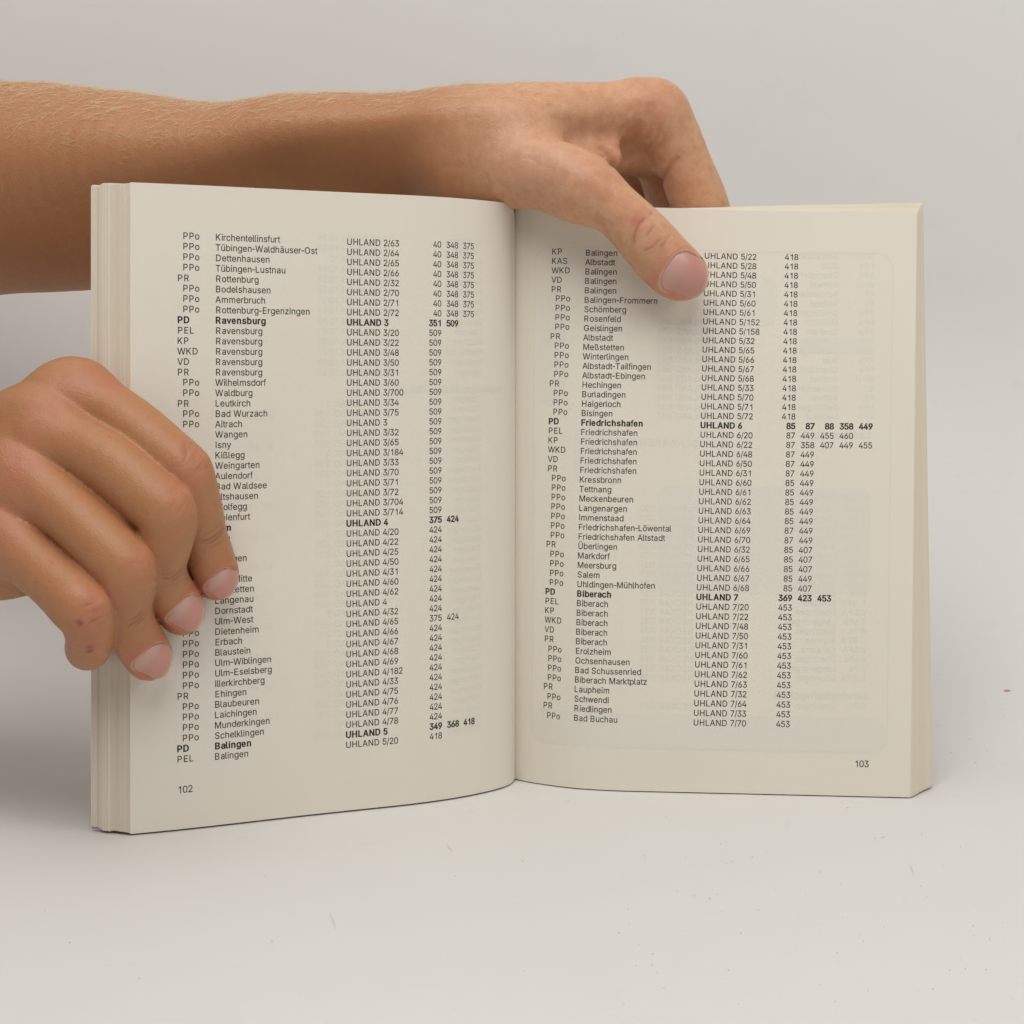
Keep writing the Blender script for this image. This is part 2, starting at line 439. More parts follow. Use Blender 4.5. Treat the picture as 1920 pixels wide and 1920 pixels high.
class Printer:
    def __init__(self, F, W, H): self.F, self.W, self.H = F, W, H; self.v, self.f, self.n = [], [], 0
    def add2d(self, pts, faces, u0, v0, lift):
        U = u0+pts[:, 0]/self.W; V = v0+pts[:, 1]/self.H
        n = surf_normals(self.F, U, V); s = np.where(n[:, 1:2] > 0, -1.0, 1.0)
        self.v.append(self.F(U, V)+n*s*lift); self.f.append(np.asarray(faces, int)+self.n); self.n += len(pts)
    def text(self, s, u0, v0, bold=False, lift=.00018, mirror=False, scale=1.0):
        x = 0.0
        for ch in s:
            adv = (HBW if bold else HW).get(ch, .556)*EM*scale
            if ch != ' ':
                v, f = glyph(ch, bold)
                if len(v):
                    c = (v[:, 0].min()+v[:, 0].max())/2
                    wd = (v[:, 0].max()-v[:, 0].min())*GS*scale; sx = GS*scale*.95
                    if wd*.95 > adv*.97: sx *= adv*.97/(wd*.95)
                    q = np.stack([x+adv/2+(v[:, 0]-c)*sx, v[:, 1]*GS*scale], -1)
                    if mirror: q[:, 0] = -q[:, 0]
                    self.add2d(q, f, u0, v0, lift)
            x += adv
    def rect(self, u0, v0, wd, ht, rad, lift, hole=None, nseg=8):
        """rounded rectangle (or frame of given line width) as a strip grid"""
        xs = np.linspace(0, wd, max(3, int(wd/.0006))); pts, faces = [], []
        def yy(x):
            d = min(x, wd-x)
            return 0 if d >= rad or rad == 0 else rad-math.sqrt(max(0, rad*rad-(rad-d)**2))
        if hole is None:
            m = 4; xs = np.unique(np.r_[np.linspace(0, rad, nseg) if rad else [], xs, np.linspace(wd-rad, wd, nseg) if rad else []])
            for x in xs:
                a = yy(x)
                for k in range(m+1): pts.append((x, a+(ht-2*a)*k/m))
            for i in range(len(xs)-1):
                for k in range(m): faces.append((i*(m+1)+k, (i+1)*(m+1)+k, (i+1)*(m+1)+k+1, i*(m+1)+k+1))
        else:
            per = []
            for (cx, cy, a0) in ((wd-rad, rad, -90), (wd-rad, ht-rad, 0), (rad, ht-rad, 90), (rad, rad, 180)):
                for k in range(nseg+1):
                    a = math.radians(a0+90*k/nseg); per.append((cx, cy, math.cos(a), math.sin(a)))
            full = []
            for i in range(len(per)):
                full.append(per[i]); a, b = per[i], per[(i+1) % len(per)]
                pa = (a[0]+rad*a[2], a[1]+rad*a[3]); pb = (b[0]+rad*b[2], b[1]+rad*b[3])
                d = math.hypot(pb[0]-pa[0], pb[1]-pa[1]); nn = int(d/.004)
                for k in range(1, nn): full.append((a[0]+(b[0]-a[0])*k/nn, a[1]+(b[1]-a[1])*k/nn, b[2], b[3]))
            for c in full: pts += [(c[0]+rad*c[2], c[1]+rad*c[3]), (c[0]+(rad-hole)*c[2], c[1]+(rad-hole)*c[3])]
            for i in range(len(full)): j = (i+1) % len(full); faces.append((2*i, 2*j, 2*j+1, 2*i+1))
        self.add2d(np.array(pts), faces, u0, v0, lift)
    def build(self, name, m, parent): return mesh_obj(name, np.concatenate(self.v), np.concatenate(self.f), m, parent, smooth=False)

U, T418 = 'UHLAND ', '418'
L = []
for p, n, c, k in [('PPo', 'Kirchentellinsfurt', '2/63', '40 348 375'), ('PPo', 'Tübingen-Waldhäuser-Ost', '2/64', '40 348 375'), ('PPo', 'Dettenhausen', '2/65', '40 348 375'),
    ('PPo', 'Tübingen-Lustnau', '2/66', '40 348 375'), ('PR', 'Rottenburg', '2/32', '40 348 375'), ('PPo', 'Bodelshausen', '2/70', '40 348 375'), ('PPo', 'Ammerbruch', '2/71', '40 348 375'),
    ('PPo', 'Rottenburg-Ergenzingen', '2/72', '40 348 375'), ('PD*', 'Ravensburg', '3', '351 509'), ('PEL', 'Ravensburg', '3/20', '509'), ('KP', 'Ravensburg', '3/22', '509'),
    ('WKD', 'Ravensburg', '3/48', '509'), ('VD', 'Ravensburg', '3/50', '509'), ('PR', 'Ravensburg', '3/31', '509'), ('PPo', 'Wilhelmsdorf', '3/60', '509'), ('PPo', 'Waldburg', '3/700', '509'),
    ('PR', 'Leutkirch', '3/34', '509'), ('PPo', 'Bad Wurzach', '3/75', '509'), ('PPo', 'Aitrach', '3', '509'), ('', 'Wangen', '3/32', '509'), ('', 'Isny', '3/65', '509'), ('', 'Kißlegg', '3/184', '509'),
    ('', 'Weingarten', '3/33', '509'), ('', 'Aulendorf', '3/70', '509'), ('', 'Bad Waldsee', '3/71', '509'), ('', 'Altshausen', '3/72', '509'), ('', 'Wolfegg', '3/704', '509'), ('', 'Baienfurt', '3/714', '509'),
    ('*', 'Ulm', '4', '375 424'), ('', 'Ulm', '4/20', '424'), ('', 'Ulm', '4/22', '424'), ('', 'Ehingen', '4/25', '424'), ('', 'Ulm', '4/50', '424'), ('', 'Ulm-Mitte', '4/31', '424'), ('', 'Amstetten', '4/60', '424'),
    ('', 'Langenau', '4/62', '424'), ('', 'Dornstadt', '4', '424'), ('', 'Ulm-West', '4/32', '424'), ('PPo', 'Dietenheim', '4/65', '375 424'), ('PPo', 'Erbach', '4/66', '424'), ('PPo', 'Blaustein', '4/67', '424'),
    ('PPo', 'Ulm-Wiblingen', '4/68', '424'), ('PPo', 'Ulm-Eselsberg', '4/69', '424'), ('PPo', 'Illerkirchberg', '4/182', '424'), ('PR', 'Ehingen', '4/33', '424'), ('PPo', 'Blaubeuren', '4/75', '424'),
    ('PPo', 'Laichingen', '4/76', '424'), ('PPo', 'Munderkingen', '4/77', '424'), ('PPo', 'Schelklingen', '4/78', '424'), ('PD*', 'Balingen', '5', '349 368 418'), ('PEL', 'Balingen', '5/20', '418')]:
    L.append((p, n, c, k))
Rr = []
for p, n, c, k in [('KP', 'Balingen', '5/22', T418), ('KAS', 'Albstadt', '5/28', T418), ('WKD', 'Balingen', '5/48', T418), ('VD', 'Balingen', '5/50', T418), ('PR', 'Balingen', '5/31', T418), ('PPo', 'Balingen-Frommern', '5/60', T418),
    ('PPo', 'Schömberg', '5/61', T418), ('PPo', 'Rosenfeld', '5/152', T418), ('PPo', 'Geislingen', '5/158', T418), ('PR', 'Albstadt', '5/32', T418), ('PPo', 'Meßstetten', '5/65', T418), ('PPo', 'Winterlingen', '5/66', T418),
    ('PPo', 'Albstadt-Tailfingen', '5/67', T418), ('PPo', 'Albstadt-Ebingen', '5/68', T418), ('PR', 'Hechingen', '5/33', T418), ('PPo', 'Burladingen', '5/70', T418), ('PPo', 'Haigerloch', '5/71', T418), ('PPo', 'Bisingen', '5/72', T418),
    ('PD*', 'Friedrichshafen', '6', '85 87 88 358 449'), ('PEL', 'Friedrichshafen', '6/20', '87 449 455 460'), ('KP', 'Friedrichshafen', '6/22', '87 358 407 449 455'), ('WKD', 'Friedrichshafen', '6/48', '87 449'), ('VD', 'Friedrichshafen', '6/50', '87 449'),
    ('PR', 'Friedrichshafen', '6/31', '87 449'), ('PPo', 'Kressbronn', '6/60', '85 449'), ('PPo', 'Tettnang', '6/61', '85 449'), ('PPo', 'Meckenbeuren', '6/62', '85 449'), ('PPo', 'Langenargen', '6/63', '85 449'), ('PPo', 'Immenstaad', '6/64', '85 449'),
    ('PPo', 'Friedrichshafen-Löwental', '6/69', '87 449'), ('PPo', 'Friedrichshafen Altstadt', '6/70', '87 449'), ('PR', 'Überlingen', '6/32', '85 407'), ('PPo', 'Markdorf', '6/65', '85 407'), ('PPo', 'Meersburg', '6/66', '85 407'), ('PPo', 'Salem', '6/67', '85 449'),
    ('PPo', 'Uhldingen-Mühlhofen', '6/68', '85 407'), ('PD*', 'Biberach', '7', '369 423 453'), ('PEL', 'Biberach', '7/20', '453'), ('KP', 'Biberach', '7/22', '453'), ('WKD', 'Biberach', '7/48', '453'), ('VD', 'Biberach', '7/50', '453'), ('PR', 'Biberach', '7/31', '453'),
    ('PPo', 'Erolzheim', '7/60', '453'), ('PPo', 'Ochsenhausen', '7/61', '453'), ('PPo', 'Bad Schussenried', '7/62', '453'), ('PPo', 'Biberach Marktplatz', '7/63', '453'), ('PR', 'Laupheim', '7/32', '453'), ('PPo', 'Schwendi', '7/64', '453'),
    ('PR', 'Riedlingen', '7/33', '453'), ('PPo', 'Bad Buchau', '7/70', '453')]:
    Rr.append((p, n, c, k))

def print_page(F, W, H, rows, cols, pageno, parent):
    """cols: name -> ((x, y, row), (x, y, row)) two measured baseline starts per column"""
    pr = Printer(F, W, H); lin = {}
    for nme, (a, b) in cols.items():
        ua, va = invert(F, a[0], a[1]); ub, vb = invert(F, b[0], b[1])
        du, dv = (ub-ua)/(b[2]-a[2]), (vb-va)/(b[2]-a[2]); lin[nme] = (ua-du*a[2], va-dv*a[2], du, dv)
    def at(nme, r): q = lin[nme]; return q[0]+q[2]*r, q[1]+q[3]*r
    for r, (p, n, c, k) in enumerate(rows):
        bold = p.endswith('*'); p = p.rstrip('*')
        if p: pr.text(p, *at('PPo' if p == 'PPo' else 'PR', r), bold=bold)
        pr.text(n, *at('name', r), bold=bold)
        pr.text(U+c, *at('code', r), bold=bold)
        u0, v0 = at('num', r)
        for i, s in enumerate(k.split()):
            pad = (3-len(s))*.556*EM
            pr.text(s, u0+(i*.00690+pad)/W, v0, bold=bold)
    u0, v0 = invert(F, *pageno[1]); pr.text(pageno[0], u0, v0, scale=1.04)
    return pr.build('printed_text', M_ink, parent), lin

_, linL = print_page(F_left, LB.L, HB, L, {'PPo': ((342, 448, 0), (341, 1390.2, 48)), 'PR': ((332, 527, 4), (331, 1430, 50)), 'name': ((403.5, 450.6, 0), (401.5, 1424.6, 50)),
    'code': ((649.5, 459, 0), (647.5, 1402.5, 50)), 'num': ((803.5, 463.4, 0), (805, 1386.9, 50))}, ('102', (332, 1487.3)), page_l)
_, linR = print_page(F_right, (RB.L+RT.L)/2, HB*.992, Rr, {'PPo': ((1041, 565, 5), (1025, 1346, 49)), 'PR': ((1034.7, 477.2, 0), (1018.4, 1326.7, 48)), 'name': ((1097.2, 479.4, 0), (1075.3, 1351, 49)),
    'code': ((1320, 484.8, 0), (1299.2, 1360.2, 49)), 'num': ((1471.2, 487.4, 0), (1454.8, 1363, 49))}, ('103', (1601.4, 1437.8)), page_r)

# print of the other side of the leaf, faintly showing through (mirrored)
def ghosts():
    W = LB.L; pr = Printer(F_left, W, HB)
    gl = ['FRIEDRICH 10/36', 'FRIEDRICH 10/33', 'FRIEDRICH 10', 'FRIEDRICH 10/59', 'FRIEDRICH 10/23', 'FRIEDRICH 10/32', 'FRIEDRICH 10/60', 'FRIEDRICH 10/61', 'FRIEDRICH 10/90', 'FRIEDRICH 10/81', 'FRIEDRICH 10/82', 'FRIEDRICH 10/91', 'FRIEDRICH 10/90', 'FRIEDRICH 10/84']
    for i, s in enumerate(gl):
        u, v = invert(F_left, 726, 455+i*19.2); pr.text(s, u, v, lift=.00015, mirror=True)
        u, v = invert(F_left, 905, 460+i*18.7); pr.text(['Reutlingen', 'Tübingen', 'Metzingen', 'Pliezhausen'][i % 4], u, v, lift=.00015, mirror=True)
    u, v = invert(F_left, 940, 735); pr.text('Regierungspräsidium Tübingen', u, v, bold=True, lift=.00015, mirror=True, scale=1.05)
    for i in range(34):
        s = 'UHLAND %s' % (['1', '1/20', '1/22', '1/48', '1/50', '2', '2/20', '2/31'][i % 8])
        y = 762+i*18.6
        u, v = invert(F_left, 690, y); pr.text(s, u, v, lift=.00015, mirror=True)
        u, v = invert(F_left, 902, y-9); pr.text(['Tübingen', 'Tübingen', 'Reutlingen', 'Münsingen', 'Metzingen'][i % 5], u, v, lift=.00015, mirror=True)
        if i % 3 == 1:
            u, v = invert(F_left, 512, y+8); pr.text('87  49', u, v, lift=.00015, mirror=True)
    pr.build('show_through_print', M_ghost, page_l)
    W = (RB.L+RT.L)/2; pr = Printer(F_right, W, HB*.992)
    u0, v0 = invert(F_right, 996, 1403); u1, v1 = invert(F_right, 1664, 1414); ut, vt = invert(F_right, 1668, 474)
    wd = (u1-u0)*W; ht = (vt-v1)*HB*.992
    pr.rect(u0, v1, wd, ht,  .006, .00015, hole=.0005)
    tints = [(u0+.0006/W, v1+.0006/HB, wd-.0012, .0118, .0054)]
    u, v = invert(F_right, 1500, 663); tints.append((u, v, .0255, .0055, 0))
    for (px, py, wmm, hmm) in [(1075, 905, 18, 20), (1230, 1110, 76, 38), (1340, 610, 22, 18), (1010, 760, 10, 40)]:
        u, v = invert(F_right, px, py); tints.append((u, v, wmm*.001, hmm*.001, .004))
    for q in tints:
        pt = Printer(F_right, W, HB*.992); pt.rect(*q, .000142); pt.build('show_through_tint', M_ghost2, page_r)
    gr = [('WPP', 'Schramberg'), ('PPo', 'Sulz'), ('PPo', 'Oberndorf'), ('WKD', 'Rottweil'), ('KP', 'Schramberg'), ('PR', 'Rottweil'), ('PPo', 'Deißlingen'), ('PPo', 'Meßkirch'), ('PPo', 'Gosheim'), ('PR', 'Tuttlingen')]
    for i in range(18):
        a, b = gr[i % len(gr)]; y = 486+i*17.7
        u, v = invert(F_right, 1640, y); pr.text(a, u, v, lift=.00016, mirror=True)
        u, v = invert(F_right, 1572, y); pr.text(b, u, v, lift=.00016, mirror=True)
        if i > 6:
            u, v = invert(F_right, 1330, y); pr.text('UHLAND 8/%d' % (50+i), u, v, lift=.00016, mirror=True)
    for (s, px, py, b) in [('Landespolizei', 1632, 822, True), ('SCHWARZWALD', 1310, 838, False), ('Wasserschutz', 1632, 938, True), ('Bereitschaftspolizei', 1630, 1312, True)]:
        u, v = invert(F_right, px, py); pr.text(s, u, v, bold=b, lift=.00016, mirror=True, scale=1.2)
    for i in range(22):
        y = 960+i*17.6
        if 1290 < y < 1325: continue
        u, v = invert(F_right, 1626, y); pr.text(['WaPo', 'WPo', '1. BPA', 'WSPA'][i % 4], u, v, lift=.00016, mirror=True)
        u, v = invert(F_right, 1568, y); pr.text(['Konstanz', 'Überlingen', 'Langenargen', 'Göppingen', 'Bruchsal'][i % 5], u, v, lift=.00016, mirror=True)
        u, v = invert(F_right, 1300, y); pr.text('NECKAR 7/%d' % (20+i), u, v, lift=.00016, mirror=True)
    g = pr.build('show_through_print', M_ghost, page_r)
ghosts()
# ------------------------------------------------------------------ hands: signed-distance sculpting, one continuous skin each
import openvdb
class Field:
    def __init__(self, lo, hi, vox):
        self.lo = np.array(lo, float); self.vox = vox
        self.dim = np.ceil((np.array(hi)-self.lo)/vox).astype(int)+1
        self.a = np.full(self.dim, .05, np.float32)
    def region(self, lo, hi):
        i0 = np.clip(np.floor((lo-self.lo)/self.vox).astype(int), 0, self.dim-1)
        i1 = np.clip(np.ceil((hi-self.lo)/self.vox).astype(int)+1, 1, self.dim)
        sl = tuple(slice(a, b) for a, b in zip(i0, i1))
        g = np.meshgrid(*[(np.arange(a, b)*self.vox+o).astype(np.float32) for a, b, o in zip(i0, i1, self.lo)], indexing='ij', sparse=True)
        return sl, g
    def put(self, sl, d, k):
        a = self.a[sl]
        if k <= 0: self.a[sl] = np.minimum(a, d); return
        h = np.clip(k-np.abs(a-d), 0, None)/k
        self.a[sl] = np.minimum(a, d)-h*h*k*.25
    def tube(self, pts, k, sub=4, up=None, squash=1.0):
        """pts: (point, radius[, radius_up]); elliptical when a second radius is given (second radius lies along `up`)"""
        arr = np.array([list(p[0])+[p[1], p[2] if len(p) > 2 else p[1]] for p in pts], float)
        q = catmull(arr, sub) if len(arr) > 2 else arr
        rm = q[:, 3:].max()+k+.003
        sl, (X, Y, Z) = self.region(q[:, :3].min(0)-rm, q[:, :3].max(0)+rm)
        best = None
        upv = np.array(up if up is not None else (0, 0, 1), float)
        for i in range(len(q)-1):
            a, b = q[i, :3], q[i+1, :3]; ab = b-a; L2 = max(ab@ab, 1e-12)
            t = np.clip(((X-a[0])*ab[0]+(Y-a[1])*ab[1]+(Z-a[2])*ab[2])/L2, 0, 1)
            dx, dy, dz = X-(a[0]+t*ab[0]), Y-(a[1]+t*ab[1]), Z-(a[2]+t*ab[2])
            r1 = q[i, 3]+(q[i+1, 3]-q[i, 3])*t; r2 = q[i, 4]+(q[i+1, 4]-q[i, 4])*t
            d2 = dx*dx+dy*dy+dz*dz
            if np.abs(q[:, 3]-q[:, 4]).max() < 1e-6:
                d = np.sqrt(d2)-r1
            else:
                ax = ab/np.sqrt(L2); u = upv-ax*(upv@ax); u /= np.linalg.norm(u)
                du = dx*u[0]+dy*u[1]+dz*u[2]; rest = np.clip(d2-du*du, 0, None)
                d = (np.sqrt(du*du/(r2*r2)+rest/(r1*r1))-1)*np.minimum(r1, r2)
            best = d if best is None else np.minimum(best, d)
        self.put(sl, best.astype(np.float32), k)
    def ball(self, c, r, k): self.tube([(c, r), (np.array(c)+1e-5, r)], k)
    def join(self, other, k):
        self.put(tuple(slice(0, n) for n in self.dim), other.a, k)
    def mesh(self):
        g = openvdb.FloatGrid(.05); g.copyFromArray(self.a.astype(np.float32), tolerance=0.0)
        p, f = g.convertToQuads(isovalue=0.0)
        p = np.asarray(p, float)*self.vox+self.lo; f = np.asarray(f, int)
        tri = p[f[:, 0]], p[f[:, 1]], p[f[:, 2]]
        vol = (tri[0]*np.cross(tri[1], tri[2])).sum()
        if vol < 0: f = f[:, ::-1]
        return p, f

def smooth(p, f, it, lam=.5, mu=-.52):
    e = np.concatenate([f[:, [0, 1]], f[:, [1, 2]], f[:, [2, 3]], f[:, [3, 0]]])
    e = np.concatenate([e, e[:, ::-1]]); deg = np.bincount(e[:, 0], minlength=len(p)).astype(float)[:, None]
    for _ in range(it):
        for s in (lam, mu):
            acc = np.stack([np.bincount(e[:, 0], weights=p[e[:, 1], k], minlength=len(p)) for k in range(3)], -1)
            p = p+s*(acc/deg-p)
    return p

def subdivide(p, f):
    """one level of linear split, then smoothing: gives finer quads to sculpt"""
    e = np.sort(np.concatenate([f[:, [0, 1]], f[:, [1, 2]], f[:, [2, 3]], f[:, [3, 0]]]), axis=1)
    ue, inv = np.unique(e, axis=0, return_inverse=True); inv = inv.reshape(4, -1)
    n = len(p); m = len(ue); pe = (p[ue[:, 0]]+p[ue[:, 1]])/2; pf = p[f].mean(1)
    E = inv+n; Fc = np.arange(len(f))+n+m
    q = np.concatenate([np.stack([f[:, k], E[k], Fc, E[(k+3) % 4]], -1) for k in range(4)])
    return np.concatenate([p, pe, pf]), q

def vnormals(p, f):
    n = np.cross(p[f[:, 2]]-p[f[:, 0]], p[f[:, 3]]-p[f[:, 1]]); out = np.zeros_like(p)
    for k in range(4):
        for c in range(3): out[:, c] += np.bincount(f[:, k], weights=n[:, c], minlength=len(p))
    return out/np.maximum(np.linalg.norm(out, axis=1, keepdims=True), 1e-12)

class Sculpt:
    def __init__(self, p, f):
        self.p, self.f = p, f; self.n = vnormals(p, f); self.col = np.zeros((len(p), 4), np.float32)
        self.bvh = BVHTree.FromPolygons([Vector(x) for x in p], f.tolist())
    def hit(self, px, py):
        o = Vector((0, CAMY, CAMZ)); d = (Vector(P(px, py, 1.0))-o).normalized()
        loc, nor, _, _ = self.bvh.ray_cast(o, d)
        return (None, None) if loc is None else (np.array(loc), np.array(nor))
    def dist(self, pts):
        pts = np.array(pts); lim = .03
        lo, hi = pts.min(0)-lim, pts.max(0)+lim
        idx = np.nonzero(((self.p > lo) & (self.p < hi)).all(1))[0]; q = self.p[idx]; best = np.full(len(idx), 1.0)
        if len(pts) == 1: return idx, np.linalg.norm(q-pts[0], axis=1)
        for a, b in zip(pts[:-1], pts[1:]):
            ab = b-a; t = np.clip(((q-a)@ab)/max(ab@ab, 1e-12), 0, 1); best = np.minimum(best, np.linalg.norm(q-a-t[:, None]*ab, axis=1))
        return idx, best
    def line3(self, pix):
        out = [self.hit(*q)[0] for q in pix]
        return [q for q in out if q is not None]
    def stroke(self, pix, wmm, amm, tint=None, tamt=0.0, taper=True):
        """raise (amm > 0) or press in (amm < 0) the skin along a line; optional tint channel"""
        pts = self.line3(pix)
        if not pts: return
        if len(pts) > 2: pts = list(catmull(pts, 4))
        idx, d = self.dist(pts); w = wmm*.001
        g = np.exp(-(d/w)**2)
        if len(pts) > 1 and taper:
            ends = np.minimum(np.linalg.norm(self.p[idx]-pts[0], axis=1), np.linalg.norm(self.p[idx]-pts[-1], axis=1))
            g = g*np.clip(.25+ends/(2.2*w), 0, 1)
        self.p[idx] += self.n[idx]*(g*amm*.001)[:, None]
        if tint is not None: self.col[idx, tint] = np.maximum(self.col[idx, tint], g*tamt)
    def tint(self, pix, wmm, ch, amt):
        pts = self.line3(pix)
        if not pts: return
        idx, d = self.dist(pts); self.col[idx, ch] = np.clip(self.col[idx, ch]+np.exp(-(d/(wmm*.001))**2)*amt, 0, 1)

def mat_skin():
    t = NT('skin')
    at = t.n('ShaderNodeAttribute', attribute_name='tint'); sep = t.n('ShaderNodeSeparateColor'); t.l(at.outputs['Color'], sep.inputs[0])
    big = t.noise(45, 4, .55); mid = t.noise(260, 4, .6); fine = t.noise(1500, 3, .6)
    c = t.mix(big, SKIN_A, SKIN_B)
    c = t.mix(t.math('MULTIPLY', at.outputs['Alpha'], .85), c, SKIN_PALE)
    c = t.mix(t.math('MULTIPLY', t.ramp(mid, [(.40, (0, 0, 0)), (.68, (1, 1, 1))]), .38), c, SKIN_RED)
    c = t.mix(t.math('MULTIPLY', t.ramp(fine, [(.5, (0, 0, 0)), (.75, (1, 1, 1))]), .26), c, (.36, .16, .09))
    c = t.mix(t.math('MULTIPLY', sep.outputs[0], .8), c, (.52, .17, .115))
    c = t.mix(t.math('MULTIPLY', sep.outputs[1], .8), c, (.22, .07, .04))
    c = t.mix(t.math('MULTIPLY', sep.outputs[2], .8), c, (.70, .47, .35))
    t.l(c, t.b.inputs['Base Color'])
    t.b.inputs['Subsurface Weight'].default_value = .22
    t.b.inputs['Subsurface Radius'].default_value = (1.0, .38, .2); t.b.inputs['Subsurface Scale'].default_value = .0035
    t.b.inputs['Roughness'].default_value = .43; t.b.inputs['Specular IOR Level'].default_value = .42
    vo = t.n('ShaderNodeTexVoronoi', feature='DISTANCE_TO_EDGE'); vo.inputs['Scale'].default_value = 1000; t.l(t.pos(), vo.inputs['Vector'])
    cells = t.math('MINIMUM', vo.outputs['Distance'], .25)
    b1 = t.bump(cells, .5, .00025); b2 = t.bump(t.noise(420, 5, .65), .45, .0005, b1)
    t.l(b2, t.b.inputs['Normal'])
    return t.m
SKIN_A, SKIN_B, SKIN_RED = (.465, .222, .099), (.41, .186, .079), (.45, .165, .080)
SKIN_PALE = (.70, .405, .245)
M_skin = mat_skin()
def mat_nail():
    t = NT('nail')
    at = t.n('ShaderNodeAttribute', attribute_name='along')
    c = t.ramp(at.outputs['Fac'], [(0, (.64, .42, .35)), (.07, (.62, .37, .31)), (.24, (.60, .34, .28)), (.42, (.58, .275, .225)), (.88, (.57, .265, .215)), (.95, (.64, .41, .32)), (1, (.70, .54, .42))])
    c = t.mix(t.math('MULTIPLY', t.noise(300, 3), .35), c, (.56, .33, .28))
    t.l(c, t.b.inputs['Base Color']); t.b.inputs['Roughness'].default_value = .33; t.b.inputs['Specular IOR Level'].default_value = .38
    t.b.inputs['Subsurface Weight'].default_value = .15; t.b.inputs['Subsurface Scale'].default_value = .002
    t.l(t.bump(t.noise(500, 2), .06, .0003), t.b.inputs['Normal'])
    return t.m
M_nail = mat_nail()

def nail(sc, base, tip, width_px, parent_list, lift=.00035, sideup=None):
    """nail plate from the cuticle (base) to the free edge (tip), laid on the skin; also dents the bed and raises the fold"""
    c = ((base[0]+tip[0])/2, (base[1]+tip[1])/2)
    pb, nb = sc.hit(*base); pt, nt = sc.hit(*tip); pc, nc = sc.hit(*c)
    if pb is None or pt is None or pc is None: print('nail miss', base, tip); return
    nm = nb+nc+nt; nm /= np.linalg.norm(nm)
    ax = pt-pb; ax -= nm*(ax@nm); Ln = np.linalg.norm(ax); ax /= Ln; sd = np.cross(nm, ax)
    Wd = width_px/FPX*(pc[1]-CAMY)
    # height field of the skin around the nail, fitted by a smooth quadratic
    aa, bb, hh = [], [], []
    for a in np.linspace(-.05, 1.0, 9):
        for b in np.linspace(-.48, .48, 9):
            o = pb+ax*a*Ln+sd*b*Wd+nm*.012
            loc, *_ = sc.bvh.ray_cast(Vector(o), Vector(-nm))
            if loc is None: continue
            h = (np.array(loc)-pb)@nm
            if h > -.006: aa.append(a); bb.append(b); hh.append(h)
    aa, bb, hh = map(np.array, (aa, bb, hh))
    basis = lambda a, b: np.stack([np.ones_like(a), a, a*a, b, b*b, a*b, b*b*a], -1)
    cf, *_ = np.linalg.lstsq(basis(aa, bb), hh, rcond=None)
    cf[4] = min(cf[4], -.25*Wd)
    na, nbk = 22, 19; v, al = [], []
    A, B = np.meshgrid(np.linspace(0, 1, na), np.linspace(-1, 1, nbk), indexing='ij')
    half = np.where(A < .40, np.sqrt(np.clip(1-((.40-A)/.40)**2*.62, 0, 1)), 1.0)*np.where(A > .75, np.sqrt(np.clip(1-((A-.75)/.36)**2, 0, 1)), 1.0)*.5
    along = A+.06*(1-B*B)*np.clip((A-.6)/.4, 0, 1)+.10*B*B*np.clip(1-A/.5, 0, 1)
    b = B*half
    h = (basis(along.ravel(), b.ravel())@cf).reshape(A.shape)+lift-.0004*np.abs(B)**4-.0005*np.exp(-(A/.05)**2)
    pos = pb+ax*(along*Ln)[..., None]+sd*(b*Wd)[..., None]+nm*h[..., None]
    top = pos.reshape(-1, 3); bot = top-nm*.00045; N = len(top); f = []
    for i in range(na-1):
        for j in range(nbk-1):
            q = (i*nbk+j, (i+1)*nbk+j, (i+1)*nbk+j+1, i*nbk+j+1); f += [q, tuple(N+x for x in q[::-1])]
    ring = [i*nbk for i in range(na)]+[(na-1)*nbk+j for j in range(1, nbk)]+[i*nbk+nbk-1 for i in range(na-2, -1, -1)]+list(range(nbk-2, 0, -1))
    for k in range(len(ring)): a, b2 = ring[k], ring[(k+1) % len(ring)]; f.append((a, b2, b2+N, a+N))
    parent_list.append((np.concatenate([top, bot]), f, np.tile(A.ravel(), 2)))
    # sculpt the skin: bed sinks under the plate, a soft fold rises round its sides and base
    idx, d = sc.dist([pb, pc, pt]); q = sc.p[idx]-pb
    a = (q@ax)/Ln; bq = (q@sd)/Wd; hq = q@nm
    m = np.abs(hq-(basis(a, bq)@cf)) < .004
    e = np.maximum(np.abs(bq)/.5, np.where(a < .5, np.sqrt(np.clip(((.5-a)/.5)**2+0*bq, 0, None)), 0))
    rr = np.where(a < .35, np.sqrt((bq/.5)**2*1.0+np.clip((.35-a)/.36, 0, 9)**2), np.abs(bq)/.5)
    inside = np.exp(-np.clip(rr-.80, 0, None)**2/.012)*np.clip((1.05-a)/.12, 0, 1)
    fold = np.exp(-((rr-1.14)/.11)**2)*np.clip((1.0-a)/.3, 0, 1)
    disp = (-.00055*inside+.00038*fold)*m
    sc.p[idx] += nm*disp[:, None]
    cut = np.exp(-((rr-1.04)/.06)**2)*np.clip((.9-a)/.2, 0, 1)*m
    sc.col[idx, 0] = np.clip(sc.col[idx, 0]+.35*np.exp(-((rr-1.15)/.2)**2)*np.clip((1-a)/.2, 0, 1)*m, 0, 1)
    pale = np.exp(-((rr-1.03)/.045)**2)*np.clip((.45-a)/.2, 0, 1)*m
    sc.col[idx, 2] = np.clip(sc.col[idx, 2]+.8*pale, 0, 1)

def finish_hand(name, sc, nails, label, cat):
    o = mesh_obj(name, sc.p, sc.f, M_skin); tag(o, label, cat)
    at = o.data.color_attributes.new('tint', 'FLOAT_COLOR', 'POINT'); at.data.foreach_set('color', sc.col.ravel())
    for v, f, al in nails:
        no = mesh_obj('fingernail', v, f, M_nail, o)
        a = no.data.attributes.new('along', 'FLOAT', 'POINT'); a.data.foreach_set('value', al.astype(np.float32))
    return o

